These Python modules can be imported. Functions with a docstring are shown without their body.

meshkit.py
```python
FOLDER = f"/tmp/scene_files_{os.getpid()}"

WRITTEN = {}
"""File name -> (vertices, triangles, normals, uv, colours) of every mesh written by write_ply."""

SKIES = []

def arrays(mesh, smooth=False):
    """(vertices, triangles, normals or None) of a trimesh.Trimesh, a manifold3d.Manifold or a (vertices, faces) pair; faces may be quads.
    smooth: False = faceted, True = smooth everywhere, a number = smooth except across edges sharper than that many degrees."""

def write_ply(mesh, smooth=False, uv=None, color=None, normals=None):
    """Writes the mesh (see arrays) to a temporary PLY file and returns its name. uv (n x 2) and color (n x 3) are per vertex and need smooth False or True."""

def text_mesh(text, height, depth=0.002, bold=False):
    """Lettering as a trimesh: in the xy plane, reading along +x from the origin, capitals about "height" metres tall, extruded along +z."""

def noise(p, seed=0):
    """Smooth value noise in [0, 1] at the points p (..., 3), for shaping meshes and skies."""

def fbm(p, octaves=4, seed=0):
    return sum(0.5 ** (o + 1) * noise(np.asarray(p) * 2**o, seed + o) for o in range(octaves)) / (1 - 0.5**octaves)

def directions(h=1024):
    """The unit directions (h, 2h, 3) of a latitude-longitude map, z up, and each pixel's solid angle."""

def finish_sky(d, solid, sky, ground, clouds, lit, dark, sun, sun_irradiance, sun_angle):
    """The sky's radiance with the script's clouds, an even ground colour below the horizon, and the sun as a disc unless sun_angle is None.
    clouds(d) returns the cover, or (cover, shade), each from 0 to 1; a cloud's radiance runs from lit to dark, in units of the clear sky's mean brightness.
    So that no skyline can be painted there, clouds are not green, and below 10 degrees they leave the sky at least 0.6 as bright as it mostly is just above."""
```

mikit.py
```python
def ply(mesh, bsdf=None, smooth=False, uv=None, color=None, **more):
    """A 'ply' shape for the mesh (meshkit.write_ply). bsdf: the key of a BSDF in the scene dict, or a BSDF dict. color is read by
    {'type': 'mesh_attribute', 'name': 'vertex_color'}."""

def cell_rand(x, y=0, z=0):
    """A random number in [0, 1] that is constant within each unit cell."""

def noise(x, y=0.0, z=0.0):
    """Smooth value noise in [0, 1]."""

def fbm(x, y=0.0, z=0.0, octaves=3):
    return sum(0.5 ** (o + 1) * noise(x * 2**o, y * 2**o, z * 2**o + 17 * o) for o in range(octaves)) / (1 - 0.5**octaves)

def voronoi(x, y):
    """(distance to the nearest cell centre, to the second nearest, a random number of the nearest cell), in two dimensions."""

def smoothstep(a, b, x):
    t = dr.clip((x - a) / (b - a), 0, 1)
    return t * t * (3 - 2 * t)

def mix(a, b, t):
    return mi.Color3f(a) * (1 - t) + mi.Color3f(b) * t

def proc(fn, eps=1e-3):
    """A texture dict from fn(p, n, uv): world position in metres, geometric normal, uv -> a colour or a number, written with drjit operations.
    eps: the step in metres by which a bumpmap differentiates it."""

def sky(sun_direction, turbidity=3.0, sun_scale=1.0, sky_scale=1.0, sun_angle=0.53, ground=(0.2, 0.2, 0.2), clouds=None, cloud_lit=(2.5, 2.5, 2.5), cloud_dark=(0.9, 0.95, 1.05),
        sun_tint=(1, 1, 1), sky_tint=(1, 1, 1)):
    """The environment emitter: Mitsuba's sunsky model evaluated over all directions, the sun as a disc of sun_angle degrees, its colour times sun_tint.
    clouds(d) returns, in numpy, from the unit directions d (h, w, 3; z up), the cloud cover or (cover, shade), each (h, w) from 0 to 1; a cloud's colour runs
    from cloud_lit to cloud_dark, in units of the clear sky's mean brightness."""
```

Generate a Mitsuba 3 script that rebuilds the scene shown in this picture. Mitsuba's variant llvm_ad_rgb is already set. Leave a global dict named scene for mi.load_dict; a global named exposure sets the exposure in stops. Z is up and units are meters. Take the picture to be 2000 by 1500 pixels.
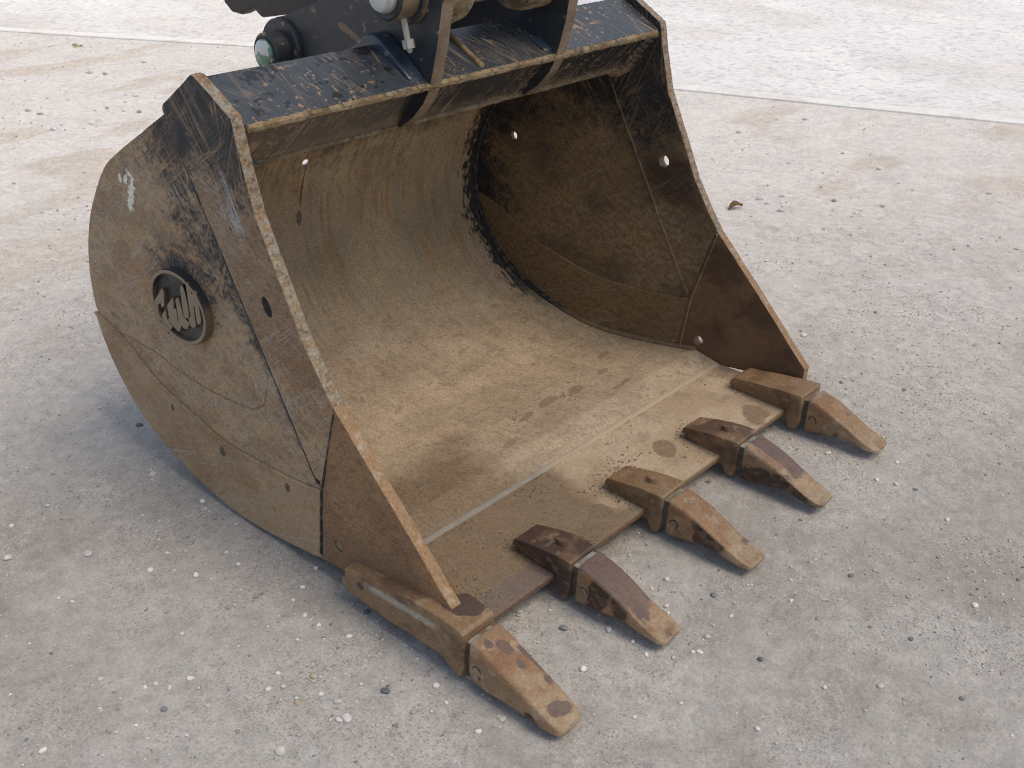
import math, random
import numpy as np
import drjit as dr
import mitsuba as mi
import trimesh
import manifold3d as m3
from shapely.geometry import Polygon, LineString
import mikit
from mikit import ply, proc, noise, fbm, voronoi, smoothstep, mix, cell_rand
import meshkit

T = mi.ScalarTransform4f
scene, labels = {"type": "scene"}, {}

# ------------------------------------------------------------------ camera, sky, exposure
CAM = (-1.1993, -1.3002, 1.4840)
YAW, PITCH, FOCAL = 0.82611, 0.49568, 2100.4          # focal length in pixels of a 2000 px wide frame
fwd = (math.sin(YAW) * math.cos(PITCH), math.cos(YAW) * math.cos(PITCH), -math.sin(PITCH))
scene["camera"] = {"type": "perspective", "fov": math.degrees(2 * math.atan(1000 / FOCAL)), "fov_axis": "x", "near_clip": 0.05, "far_clip": 2000.0,
                   "to_world": T().look_at(origin=list(CAM), target=[CAM[i] + fwd[i] for i in range(3)], up=[0, 0, 1])}


def clouds(d):
    q = d / np.maximum(d[..., 2:3] + 0.25, 0.1)
    return np.clip(0.42 + 1.9 * (meshkit.fbm(q * 1.3, 4, 5) - 0.45), 0, 1), np.clip(meshkit.fbm(q * 2.1 + 9, 3, 8), 0, 1)


scene["sky"] = mikit.sky((0.16, -0.58, 1.0), turbidity=3, sun_scale=0.30, sky_scale=0.8, sun_angle=36, clouds=clouds, cloud_lit=(2.3, 2.35, 2.45))
exposure = 2.34

GZ = -0.140          # level of the yard: bucket coordinates are measured from the lip


# ------------------------------------------------------------------ building helpers
def add(key, mesh, bsdf, label=None, category=None, group=None, kind=None, smooth=35, color=None):
    base, n = key, 0
    while key in scene:
        n += 1
        key = f"{base}_{n:03d}"
    scene[key] = ply(mesh, bsdf, smooth=smooth, **({"color": color} if color is not None else {}))
    tag(key, label, category, group, kind)
    return key


def tag(key, label=None, category=None, group=None, kind=None):
    e = {k: v for k, v in (("label", label), ("category", category), ("group", group), ("kind", kind)) if v}
    if e:
        labels[key] = e


def free(key):
    base, n = key, 0
    while any(k == key or k.startswith(key + "__") for k in scene):
        n += 1
        key = f"{base}_{n:03d}"
    return key


def resample(pts, step, closed=True):
    p = np.asarray(pts, float)
    q = np.vstack([p, p[:1]]) if closed else p
    out = []
    for a, b in zip(q[:-1], q[1:]):
        n = max(1, int(np.ceil(np.linalg.norm(b - a) / step)))
        out.append(a + (b - a) * np.arange(n)[:, None] / n)
    if not closed:
        out.append(q[-1:])
    return np.vstack(out)


def spline(pts, step=0.01):
    from scipy.interpolate import PchipInterpolator, CubicSpline
    p = np.asarray(pts, float)
    t = np.r_[0, np.cumsum(np.linalg.norm(np.diff(p, axis=0), axis=1))]
    n = max(4, int(t[-1] / step))
    return CubicSpline(t, p)(np.linspace(0, t[-1], n + 1))


def ring_normals(r):
    a, b = r - np.roll(r, 1, 0), np.roll(r, -1, 0) - r
    na = np.stack([a[:, 1], -a[:, 0]], 1) / np.maximum(np.linalg.norm(a, axis=1, keepdims=True), 1e-9)
    nb = np.stack([b[:, 1], -b[:, 0]], 1) / np.maximum(np.linalg.norm(b, axis=1, keepdims=True), 1e-9)
    n = na + nb
    n /= np.maximum(np.linalg.norm(n, axis=1, keepdims=True), 1e-9)
    return n / np.clip((n * na).sum(1, keepdims=True), 0.5, 1)


def plate(poly, u0, u1, bevel=0.003, rnd=0.006, holes=(), step=0.012, wob=0.0, seed=0):
    """A plate: the outline poly in (y, z), from x = u0 to u1, with rounded corners, eased edges, holes and a slightly uneven outline."""
    P = Polygon(np.asarray(poly, float)).buffer(0)
    if rnd:
        P = P.buffer(-rnd).buffer(rnd, quad_segs=5).buffer(rnd * .5).buffer(-rnd * .5)
    if P.geom_type != "Polygon":
        P = max(P.geoms, key=lambda g: g.area)
    for h in holes:
        P = P.difference(Polygon(np.asarray(h, float)))
    rings = []
    for k, c in enumerate([P.exterior, *P.interiors]):
        r = np.array(c.coords)[:-1]
        ccw = Polygon(r).exterior.is_ccw
        if ccw != (k == 0):
            r = r[::-1]
        r = resample(r, step if k == 0 else 0.006)
        keep = np.linalg.norm(r - np.roll(r, 1, 0), axis=1) > 5e-4
        r = r[keep]
        if wob and k == 0:
            r = r + ring_normals(r) * ((meshkit.fbm(np.c_[r * 28, np.full(len(r), seed * 3.7)], 3, seed) - 0.5) * 2 * wob)[:, None]
        rings.append(r)
    tri = m3.triangulate(rings)
    flat = np.vstack(rings)
    nrm = np.vstack([ring_normals(r) for r in rings])
    b = min(bevel, (u1 - u0) / 2.2)
    layers = [(u0, b), (u0 + .3 * b, .3 * b), (u0 + b, 0), (u1 - b, 0), (u1 - .3 * b, .3 * b), (u1, b)] if b > 0 else [(u0, 0), (u1, 0)]
    V = [np.c_[np.full(len(flat), u), flat - nrm * ins] for u, ins in layers]
    N, F = len(flat), [np.asarray(tri)[:, ::-1], np.asarray(tri) + (len(layers) - 1) * len(flat)]
    start = 0
    for r in rings:
        i = np.arange(len(r)) + start
        j = np.roll(i, -1)
        for l in range(len(layers) - 1):
            a, c = l * N, (l + 1) * N
            F += [np.c_[i + a, j + a, j + c], np.c_[i + a, j + c, i + c]]
        start += len(r)
    return trimesh.Trimesh(np.vstack(V), np.vstack(F), process=False)


def circle(c, r, n=20, ry=None, ang=0.0):
    t = np.linspace(0, 2 * np.pi, n, endpoint=False)
    a, b = r * np.cos(t), (ry or r) * np.sin(t)
    return np.c_[c[0] + a * math.cos(ang) - b * math.sin(ang), c[1] + a * math.sin(ang) + b * math.cos(ang)]


def bead(path, r, seed=0, lump=0.35, pitch=0.010, step=0.005, sides=8):
    """A weld bead: a tube along the path whose radius ripples from stop to stop."""
    p = resample(path, step, closed=False)
    n = len(p)
    t = np.gradient(p, axis=0)
    t /= np.linalg.norm(t, axis=1, keepdims=True)
    ref = np.array([0.31, 0.2, 0.93]) if abs(t[:, 2]).mean() < .8 else np.array([1.0, .1, 0])
    a = np.cross(t, ref)
    a /= np.linalg.norm(a, axis=1, keepdims=True)
    b = np.cross(t, a)
    s = np.arange(n) * step
    rad = r * (1 + lump * (meshkit.fbm(np.c_[s / pitch * .5, np.zeros(n), np.full(n, seed + .5)], 3, seed) - .5) + .12 * np.abs(np.sin(s / pitch * math.pi)))
    rad[0] = rad[-1] = r * .4
    th = np.linspace(0, 2 * np.pi, sides, endpoint=False)
    V = (p[:, None] + rad[:, None, None] * (np.cos(th)[None, :, None] * a[:, None] + np.sin(th)[None, :, None] * b[:, None])).reshape(-1, 3)
    i = np.arange(n - 1)[:, None] * sides + np.arange(sides)[None]
    j = np.arange(n - 1)[:, None] * sides + (np.arange(sides)[None] + 1) % sides
    F = np.vstack([np.c_[i.ravel(), j.ravel(), j.ravel() + sides], np.c_[i.ravel(), j.ravel() + sides, i.ravel() + sides]])
    caps = [[0, k + 1, k] for k in range(1, sides - 1)] + [[(n - 1) * sides, (n - 1) * sides + k, (n - 1) * sides + k + 1] for k in range(1, sides - 1)]
    return trimesh.Trimesh(V, np.vstack([F, caps]), process=False)


def lathe(profile, centre, axis_u=True, n=40):
    """Revolve (radius, u) pairs about the x direction through centre (y, z)."""
    pr = np.asarray(profile, float)
    th = np.linspace(0, 2 * np.pi, n, endpoint=False)
    V = np.stack([np.repeat(pr[:, 1][:, None], n, 1), centre[0] + pr[:, 0][:, None] * np.cos(th), centre[1] + pr[:, 0][:, None] * np.sin(th)], -1).reshape(-1, 3)
    F = []
    for l in range(len(pr) - 1):
        i = np.arange(n) + l * n
        j = (np.arange(n) + 1) % n + l * n
        F += [np.c_[i, j, j + n], np.c_[i, j + n, i + n]]
    m = trimesh.Trimesh(V, np.vstack(F), process=False)
    m.fix_normals() if False else None
    return m


def mirror(m):
    v = np.array(m.vertices)
    v[:, 0] = 1.5 - v[:, 0]
    return trimesh.Trimesh(v, np.array(m.faces)[:, ::-1], process=False)


# ------------------------------------------------------------------ materials
BLACK, TAN, SAND, BROWN = (.017, .020, .024), (.25, .185, .115), (.40, .31, .21), (.105, .062, .036)
RUST, GREY, UMBER = (.27, .135, .055), (.23, .22, .20), (.055, .034, .024)


def F3(p, s, o=3, off=0.0):
    return fbm(p.x * s + off, p.y * s + 1.7 * off, p.z * s, o)


def scratches(a, b, ang, fl, fw, w, seed):
    c, s = math.cos(ang), math.sin(ang)
    u, v = a * c + b * s, b * c - a * s
    n = noise(u * fl * .45 + seed, v * fw + 2.3 * seed)
    return (1 - smoothstep(0.0, w, abs(n - .5))) * smoothstep(.52, .66, noise(u * fl * .6 + 3.1 * seed, v * fw * .13 + seed))


def blob(a, b, ca, cb, ra, rb, ang, wob):
    c, s = math.cos(ang), math.sin(ang)
    u, v = (a - ca) * c + (b - cb) * s, (b - cb) * c - (a - ca) * s
    return 1 - smoothstep(.86, 1.06, dr.sqrt(dr.square(u / ra) + dr.square(v / rb)) + wob)


def path_dist(a, b, pts):
    best = mi.Float(9)
    for (p0, q0), (p1, q1) in zip(pts[:-1], pts[1:]):
        L = (p1 - p0) ** 2 + (q1 - q0) ** 2
        s = dr.clip(((a - p0) * (p1 - p0) + (b - q0) * (q1 - q0)) / L, 0, 1)
        best = dr.minimum(best, dr.sqrt(dr.square(a - p0 - s * (p1 - p0)) + dr.square(b - q0 - s * (q1 - q0))))
    return best


def steel(key, colour, rough=.62, spec=.35, bump=.0006, bumpfn=None, metallic=0.0):
    b = {"type": "principled", "base_color": proc(colour), "roughness": proc(rough) if callable(rough) else rough, "specular": spec, "metallic": metallic}
    if bump:
        b = {"type": "bumpmap", "relief": proc(bumpfn or pitted, 0.0015), "scale": bump, "inner": b}
    scene[key] = {"type": "twosided", "front": b}


def pitted(p, n, uv):
    return F3(p, 150, 2) + .5 * F3(p, 40, 2)


def side_colour(p, n, uv):
    x, y, z = p.x, p.y, p.z
    left = x < .75
    n1, n2, n3 = F3(p, 7, 4), F3(p, 34, 3, 3.3), noise(x * 230, y * 230, z * 230)
    nf = F3(p, 130, 2, 5.1)
    d = (y - .397) * .875 - (z - .105) * .484
    hz = smoothstep(.28, .86, z)
    strip = d < -.001
    # paint that is left on the left side: along the strip and in the lee of the badge
    q = dr.sqrt(dr.square((y - .845) / .12) + dr.square((z - .500) / .075))
    mL = dr.maximum(1.02 - d / (.030 + .29 * hz), (1.35 - q) * .9) + (n1 - .5) * 1.3
    mS = (z - .70) / .16 + (n1 - .5) * 1.9
    mR = dr.maximum((z - .53) / .16, (y - 1.13) / .16) + (n1 - .5) * 1.7
    m = dr.select(left, dr.select(strip, mS, mL), mR) + (n2 - .5) * 1.5 + (nf - .5) * 1.0
    black = smoothstep(-.15, 1.05, m)
    sc = dr.maximum(dr.maximum(scratches(y, z, .9, 9, 170, .10, 1), scratches(y, z, -.6, 10, 190, .09, 5)), dr.maximum(scratches(y, z, 2.0, 9, 160, .09, 9), scratches(y, z, 1.45, 12, 210, .10, 17)))
    black = black * (1 - .72 * sc)
    dirt = mix(mix((.385, .270, .155), (.305, .215, .13), n2), (.29, .155, .07), smoothstep(.44, .68, n1) * .6)
    dirt = mix(dirt, (.20, .13, .075), smoothstep(.48, .68, F3(p, 15, 4, 7.7)) * .5)
    dirt = mix(dirt, (.28, .27, .245), smoothstep(.45, .7, nf) * smoothstep(.42, .62, n2) * .55)
    dirt = mix(dirt, (.205, .125, .07), dr.select(strip & left, .60 * smoothstep(.30, .50, z + (n1 - .5) * .3) + .12, .04))
    dirt = mix(dirt, GREY, .45 * scratches(y, z, 1.1, 6, 140, .12, 13))
    # right side: browner, darkest on the strip half way up
    dk = smoothstep(.10, .0, abs(d + .10) - .03) * smoothstep(.36, .42, z + (n2 - .5) * .06) * (1 - smoothstep(.50, .56, z + (n1 - .5) * .08))
    dirtR = mix(mix((.27, .19, .105), (.15, .098, .052), .45 + .9 * (n1 - .5)), (.26, .24, .20), smoothstep(.52, .75, n2) * .40)
    dirtR = mix(dirtR, (.085, .062, .038), smoothstep(.40, .70, F3(p, 75, 3, 4.)) * .5)
    dirtR = mix(dirtR, (.06, .048, .034), smoothstep(.42, .72, F3(p, 9, 5, 14.)) * .55)
    dirtR = mix(dirtR, UMBER, dr.clip(dk * .9 + smoothstep(.55, .72, F3(p, 4, 3, 8.1)) * .35, 0, 1))
    dirt = dr.select(left, dirt, dirtR)
    dirt = mix(dirt, (.16, .095, .05), smoothstep(.50, .70, F3(p, 62, 3, 12.)) * dr.select(left, .38, .2))
    dirt = mix(dirt, (.36, .32, .26), dr.maximum(scratches(y, z, .35, 10, 230, .10, 23), scratches(y, z, 2.5, 12, 250, .10, 29)) * dr.select(left, .45, .12))
    dirt = mix(dirt, (.075, .06, .045), smoothstep(.60, .74, F3(p, 70, 3, 19.)) * .35)
    run = smoothstep(.0045, .0018, path_dist(y, z, ((1.316, .223), (1.19, .232), (1.067, .230), (.95, .212), (.838, .206), (.73, .212), (.642, .223), (.596, .252), (.577, .299))) + (nf - .5) * .002)
    run = dr.maximum(run, smoothstep(.0032, .0014, path_dist(y, z, ((.636, .314), (.619, .236), (.575, .204))) + (nf - .5) * .002))
    dirt = mix(dirt, (.14, .075, .045), dr.select(left & (d > 0), run * .65, 0))
    c = mix(dirt, (.021, .024, .028), black)
    c = mix(c, (.32, .33, .32), dr.select(left & strip, smoothstep(.10, .02, dr.sqrt(dr.square((y - .625) / .8) + dr.square((z - .715) / 1.2))) * dr.maximum(scratches(y, z, 1.2, 14, 260, .2, 3), scratches(y, z, .5, 14, 240, .2, 8)), 0))
    # pale paint smear high on the left side
    w = dr.maximum(blob(y, z, 1.052, .662, .013, .042, .5, (n2 - .5) * 2.2 + (nf - .5)), blob(y, z, 1.095, .690, .008, .012, 0, (n2 - .5) * 1.5))
    w = dr.maximum(w, blob(y, z, 1.066, .702, .012, .020, .4, (n2 - .5) * 3.2 + (nf - .5)))
    c = mix(c, (.66, .64, .55), dr.select(left & (d > .1), w, 0))
    edge = 1 - smoothstep(.45, .8, abs(n.x))
    e = mix(mix((.26, .19, .115), (.29, .265, .215), smoothstep(.42, .62, F3(p, 70, 3, 2.))), (.25, .125, .05), smoothstep(.46, .68, F3(p, 75, 3, 6.)) * .55)
    e = mix(e, (.06, .052, .045), smoothstep(.56, .70, F3(p, 95, 3, 9.)) * .6)
    e = mix(e, (.38, .35, .29), smoothstep(.60, .76, nf) * .4)
    e = e * .88
    c = mix(c, e, edge * dr.select(strip | (d < .01), .95, .35))
    slot_shade = dr.select(left, smoothstep(.026, .020, dr.sqrt(dr.square(y - .527) + dr.square(z - .525))), 0)  # shade inside the slot, painted onto its walls
    c = mix(c, (.035, .036, .038), slot_shade * edge * .9)
    return c * (.72 + .56 * n3)


def side_rough(p, n, uv):
    return .42 + .34 * F3(p, 30, 2)


def wear_colour(p, n, uv):
    n1, n2, n3 = F3(p, 6, 4, 2.), F3(p, 30, 3), noise(p.x * 210, p.y * 210, p.z * 210)
    c = mix(mix((.325, .225, .132), (.245, .155, .082), smoothstep(.35, .65, n1)), RUST, smoothstep(.55, .75, n2) * .5)
    c = mix(c, (.29, .26, .21), smoothstep(.5, .72, F3(p, 90, 3, 3.)) * .5)
    c = mix(c, mix(mix((.24, .165, .09), (.14, .09, .048), .4 + .9 * (n1 - .5)), (.08, .06, .038), smoothstep(.42, .70, F3(p, 70, 3, 4.)) * .45), dr.select(p.x > .75, .9, 0))
    s = blob(p.y, p.z, 1.02, .085, .008, .012, .4, (n2 - .5))
    s = dr.maximum(s, dr.maximum(blob(p.y, p.z, .80, .045, .012, .016, .2, n2 - .5), blob(p.y, p.z, .53, .055, .010, .014, .3, n2 - .5)))
    c = mix(c, (.04, .038, .036), dr.select(p.x < .75, s * .8, 0))
    return mix(c, (.36, .34, .30), scratches(p.y, p.z, -.35, 3, 130, .08, 4) * .5) * (.74 + .52 * n3)


def corner_colour(p, n, uv):
    n1, n2, n3 = F3(p, 8, 4, 1.), F3(p, 40, 3), noise(p.x * 210, p.y * 210, p.z * 210)
    c = mix((.195, .115, .062), (.25, .15, .075), smoothstep(.4, .65, n1))
    c = mix(c, (.13, .075, .042), smoothstep(.5, .7, F3(p, 60, 3, 5.)) * .45)
    c = mix(c, RUST, smoothstep(.56, .72, n2) * .5)
    c = mix(c, UMBER, dr.select(p.x > .75, smoothstep(.4, .6, n1) * .5 + .35, 0))
    low = smoothstep(.06, -.04, p.z + (n1 - .5) * .12)
    c = mix(c, (.17, .10, .062), low * .6)
    edge = 1 - smoothstep(.45, .8, abs(n.x))
    c = mix(c, mix(mix(RUST, (.27, .20, .12), n2), (.36, .32, .25), smoothstep(.55, .72, F3(p, 60, 3, 7.)) * .6), edge * .85)
    return c * (.76 + .48 * n3)


def shell_colour(p, n, uv):
    x, y, z = p.x, p.y, p.z
    n1, n2, n3 = F3(p, 5, 4), F3(p, 26, 3, 2.), noise(x * 220, y * 220, z * 220)
    # tan clay on the back, with drag marks that run round the curve
    drag = fbm(x * 60, z * 6 + y * 4, 0.0, 3)
    c = mix(mix((.48, .355, .215), (.385, .29, .18), smoothstep(.35, .65, n1)), (.36, .20, .085), smoothstep(.50, .66, fbm(x * 75, z * 9, 3.0, 4)) * smoothstep(.42, .62, fbm(x * 9, z * 6, 1.0, 3)) * .7)
    c = mix(c, (.27, .25, .205), smoothstep(.48, .75, drag) * .35)
    c = mix(c, (.13, .11, .085), smoothstep(.55, .72, fbm(x * 95, z * 40, 7.0, 3)) * smoothstep(.25, .6, z) * .55)
    floor = smoothstep(.14, -.04, z + (n1 - .5) * .1)
    clay = mix((.40, .318, .235), (.34, .267, .195), n2)
    clay = mix(clay, (.46, .375, .28), smoothstep(.48, .68, F3(p, 7, 4, 5.)) * .6)
    clay = mix(clay, (.27, .215, .155), smoothstep(.52, .7, F3(p, 18, 4, 11.)) * .6)
    clay = mix(clay, (.28, .235, .175), smoothstep(.58, .7, fbm(x * 5, y * 22, 2.0, 4)) * .55)
    gouge = fbm(x * 130, y * 5, 5.0, 3)
    clay = mix(clay, (.23, .18, .125), smoothstep(.56, .70, gouge) * .20)
    clay = mix(clay, (.49, .42, .33), smoothstep(.60, .72, fbm(x * 70 + 7, y * 9, 1.0, 4)) * .22)
    clay = mix(clay, (.20, .15, .10), smoothstep(.60, .70, F3(p, 60, 3, 2.2)) * .45)
    c = mix(c, clay, floor * .85)
    # upper part under the beam: darker brown, streaked
    up = smoothstep(.52, .70, z + (n1 - .5) * .35 + (n2 - .5) * .12)
    c = mix(c, (.062, .050, .034), up * (.55 + .4 * smoothstep(.4, .6, drag)))
    # unworn paint along the right-hand weld
    rim = smoothstep(1.392, 1.442, x + (n2 - .5) * .07 + (fbm(x * 150, y * 45, z * 45, 3) - .5) * .13) * smoothstep(.85, 1.15, y)
    c = mix(c, BLACK, rim * .93)
    # damp earth on the floor, on the left
    n4 = F3(p, 14, 4, 9.)
    damp = smoothstep(.62, .44, x + (n1 - .5) * .35 + (n4 - .5) * .22) * smoothstep(.62, .50, y + (n1 - .5) * .22) * smoothstep(.10, .0, z)
    c = mix(c, (.16, .115, .072), damp * .75)
    s = mi.Float(0)
    for cx, cy, ra, rb in ((1.04, .50, .035, .020), (.93, .52, .045, .018), (.81, .50, .050, .016), (1.20, .52, .030, .018), (.66, .42, .040, .020), (1.30, .60, .03, .014), (1.14, .40, .05, .014)):
        s = dr.maximum(s, blob(x, y, cx, cy, ra, rb, .2, (n4 - .5) * 1.6))
    c = mix(c, (.22, .165, .11), s * floor * (.45 + .5 * n2))
    wet = dr.maximum(blob(x, z, .690, .455, .0042, .090, .02, (n2 - .5) * 1.6), blob(x, z, .687, .352, .0075, .026, .1, (n2 - .5) * 2.0))
    c = mix(c, (.05, .036, .025), wet * smoothstep(.6, .9, y) * (.55 + .35 * n2))
    return c * (.74 + .52 * n3)


def lip_colour(p, n, uv):
    x, y, z = p.x, p.y, p.z
    n1, n2, n3, n4 = F3(p, 6, 4, 4.), F3(p, 30, 3), noise(x * 220, y * 220, z * 220), F3(p, 13, 4, 9.)
    tan = mix((.375, .285, .19), (.44, .35, .25), smoothstep(.4, .65, n1))
    tan = mix(tan, (.26, .205, .145), smoothstep(.5, .68, F3(p, 22, 4, 3.)) * .55)
    damp = mix((.165, .12, .077), (.20, .15, .10), n2)
    m = smoothstep(.70, .56, x + (n1 - .5) * .30 + (n4 - .5) * .20)
    c = mix(tan, damp, m * .9)
    s = blob(x, y, .585, .045, .040, .032, .5, (n4 - .5) * 1.5)
    s = dr.maximum(s, blob(x, y, .505, -.005, .045, .035, .5, (n4 - .5) * 1.5))
    s = dr.maximum(s, blob(x, y, 1.27, .02, .06, .045, .8, (n4 - .5) * 1.2))
    s = dr.maximum(s, blob(x, y, .94, .10, .05, .03, .8, (n4 - .5) * 1.6))
    c = mix(c, (.18, .13, .085), s * (.5 + .5 * n2))
    bare = smoothstep(.034, .026, y + (n4 - .5) * .012) * smoothstep(.36, .31, x + (n4 - .5) * .04)
    c = mix(c, mix((.20, .158, .142), (.15, .112, .096), n2), bare * .9)
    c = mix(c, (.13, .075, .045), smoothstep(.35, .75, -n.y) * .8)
    return c * (.76 + .48 * n3)


def beam_colour(p, n, uv):
    x, y, z = p.x, p.y, p.z
    n1, n2, n3 = F3(p, 9, 4), F3(p, 42, 3), noise(x * 230, y * 230, z * 230)
    sc = dr.maximum(dr.maximum(scratches(x, y, 2.05, 12, 130, .07, 3), scratches(x, y, 1.85, 10, 170, .08, 11)), dr.maximum(scratches(x, y, 2.3, 14, 150, .05, 7), scratches(x, z, 1.4, 16, 170, .06, 21)))
    sp = smoothstep(.66, .72, F3(p, 105, 2, 4.)) * smoothstep(.40, .6, n1)
    flat = smoothstep(.55, .8, n.z)
    face = 1 - flat
    c = mix((.021, .027, .034), (.044, .054, .066), n2)  # black paint tinted blue: sky reflection put into the base colour
    dirty = smoothstep(.515, .64, n2 * .4 + n1 * .3 + F3(p, 110, 2, 3.) * .3) * face * .30
    low = smoothstep(.812, .782, z + (n1 - .5) * .07 + (n2 - .5) * .05) * face
    c = mix(c, (.017, .019, .021), face * .8)
    c = mix(c, mix((.15, .115, .066), (.24, .185, .11), n2), dr.clip(dirty + low * (.35 + .6 * smoothstep(.4, .6, n1)), 0, 1))
    c = mix(c, mix(SAND, RUST, n1), dr.clip(sc * (.25 + .75 * smoothstep(.42, .6, F3(p, 6, 3, 7.))) + sp * .8, 0, 1) * .8)
    oil = smoothstep(.60, .66, F3(p, 48, 4, 6.) + .17 * smoothstep(.67, .715, y) - .05) * flat * smoothstep(.9, .3, x)
    return mix(c, (.006, .006, .006), oil * .9)


def ear_colour(p, n, uv):
    n1, n2, n3 = F3(p, 10, 4), F3(p, 45, 3), noise(p.x * 230, p.y * 230, p.z * 230)
    c = mix(BLACK, (.035, .040, .046), n2)
    edge = (1 - smoothstep(.4, .75, abs(n.x))) * smoothstep(.72, .66, p.y)
    c = mix(c, mix((.22, .165, .105), BROWN, smoothstep(.4, .7, n1) * .7), edge * .9)
    c = mix(c, mix(TAN, RUST, n1), smoothstep(.70, .76, n2) * .7)
    c = mix(c, (.20, .12, .07), blob(p.y, p.z, .86, .985, .045, .010, .35, (n2 - .5) * 2.4) * smoothstep(.56, .553, p.x) * .9)
    return c * (.8 + .4 * n3)


def ochre_colour(p, n, uv):
    n1, n2, n3 = F3(p, 30, 3), F3(p, 80, 2), noise(p.x * 230, p.y * 230, p.z * 230)
    c = mix((.24, .18, .105), (.17, .115, .06), smoothstep(.4, .65, n1))
    c = mix(c, (.05, .046, .04), smoothstep(.58, .7, n2) * .7)
    return c * (.7 + .6 * n3)


def darkweld_colour(p, n, uv):
    n1 = F3(p, 60, 3)
    c = mix((.022, .024, .028), (.11, .088, .06), smoothstep(.50, .72, n1) * .8)
    worn = smoothstep(.98, .80, p.y + (F3(p, 20, 3) - .5) * .15) * smoothstep(.5, 1.0, p.x)
    return mix(c, mix((.16, .115, .07), (.27, .20, .125), n1), worn * .85)


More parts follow.
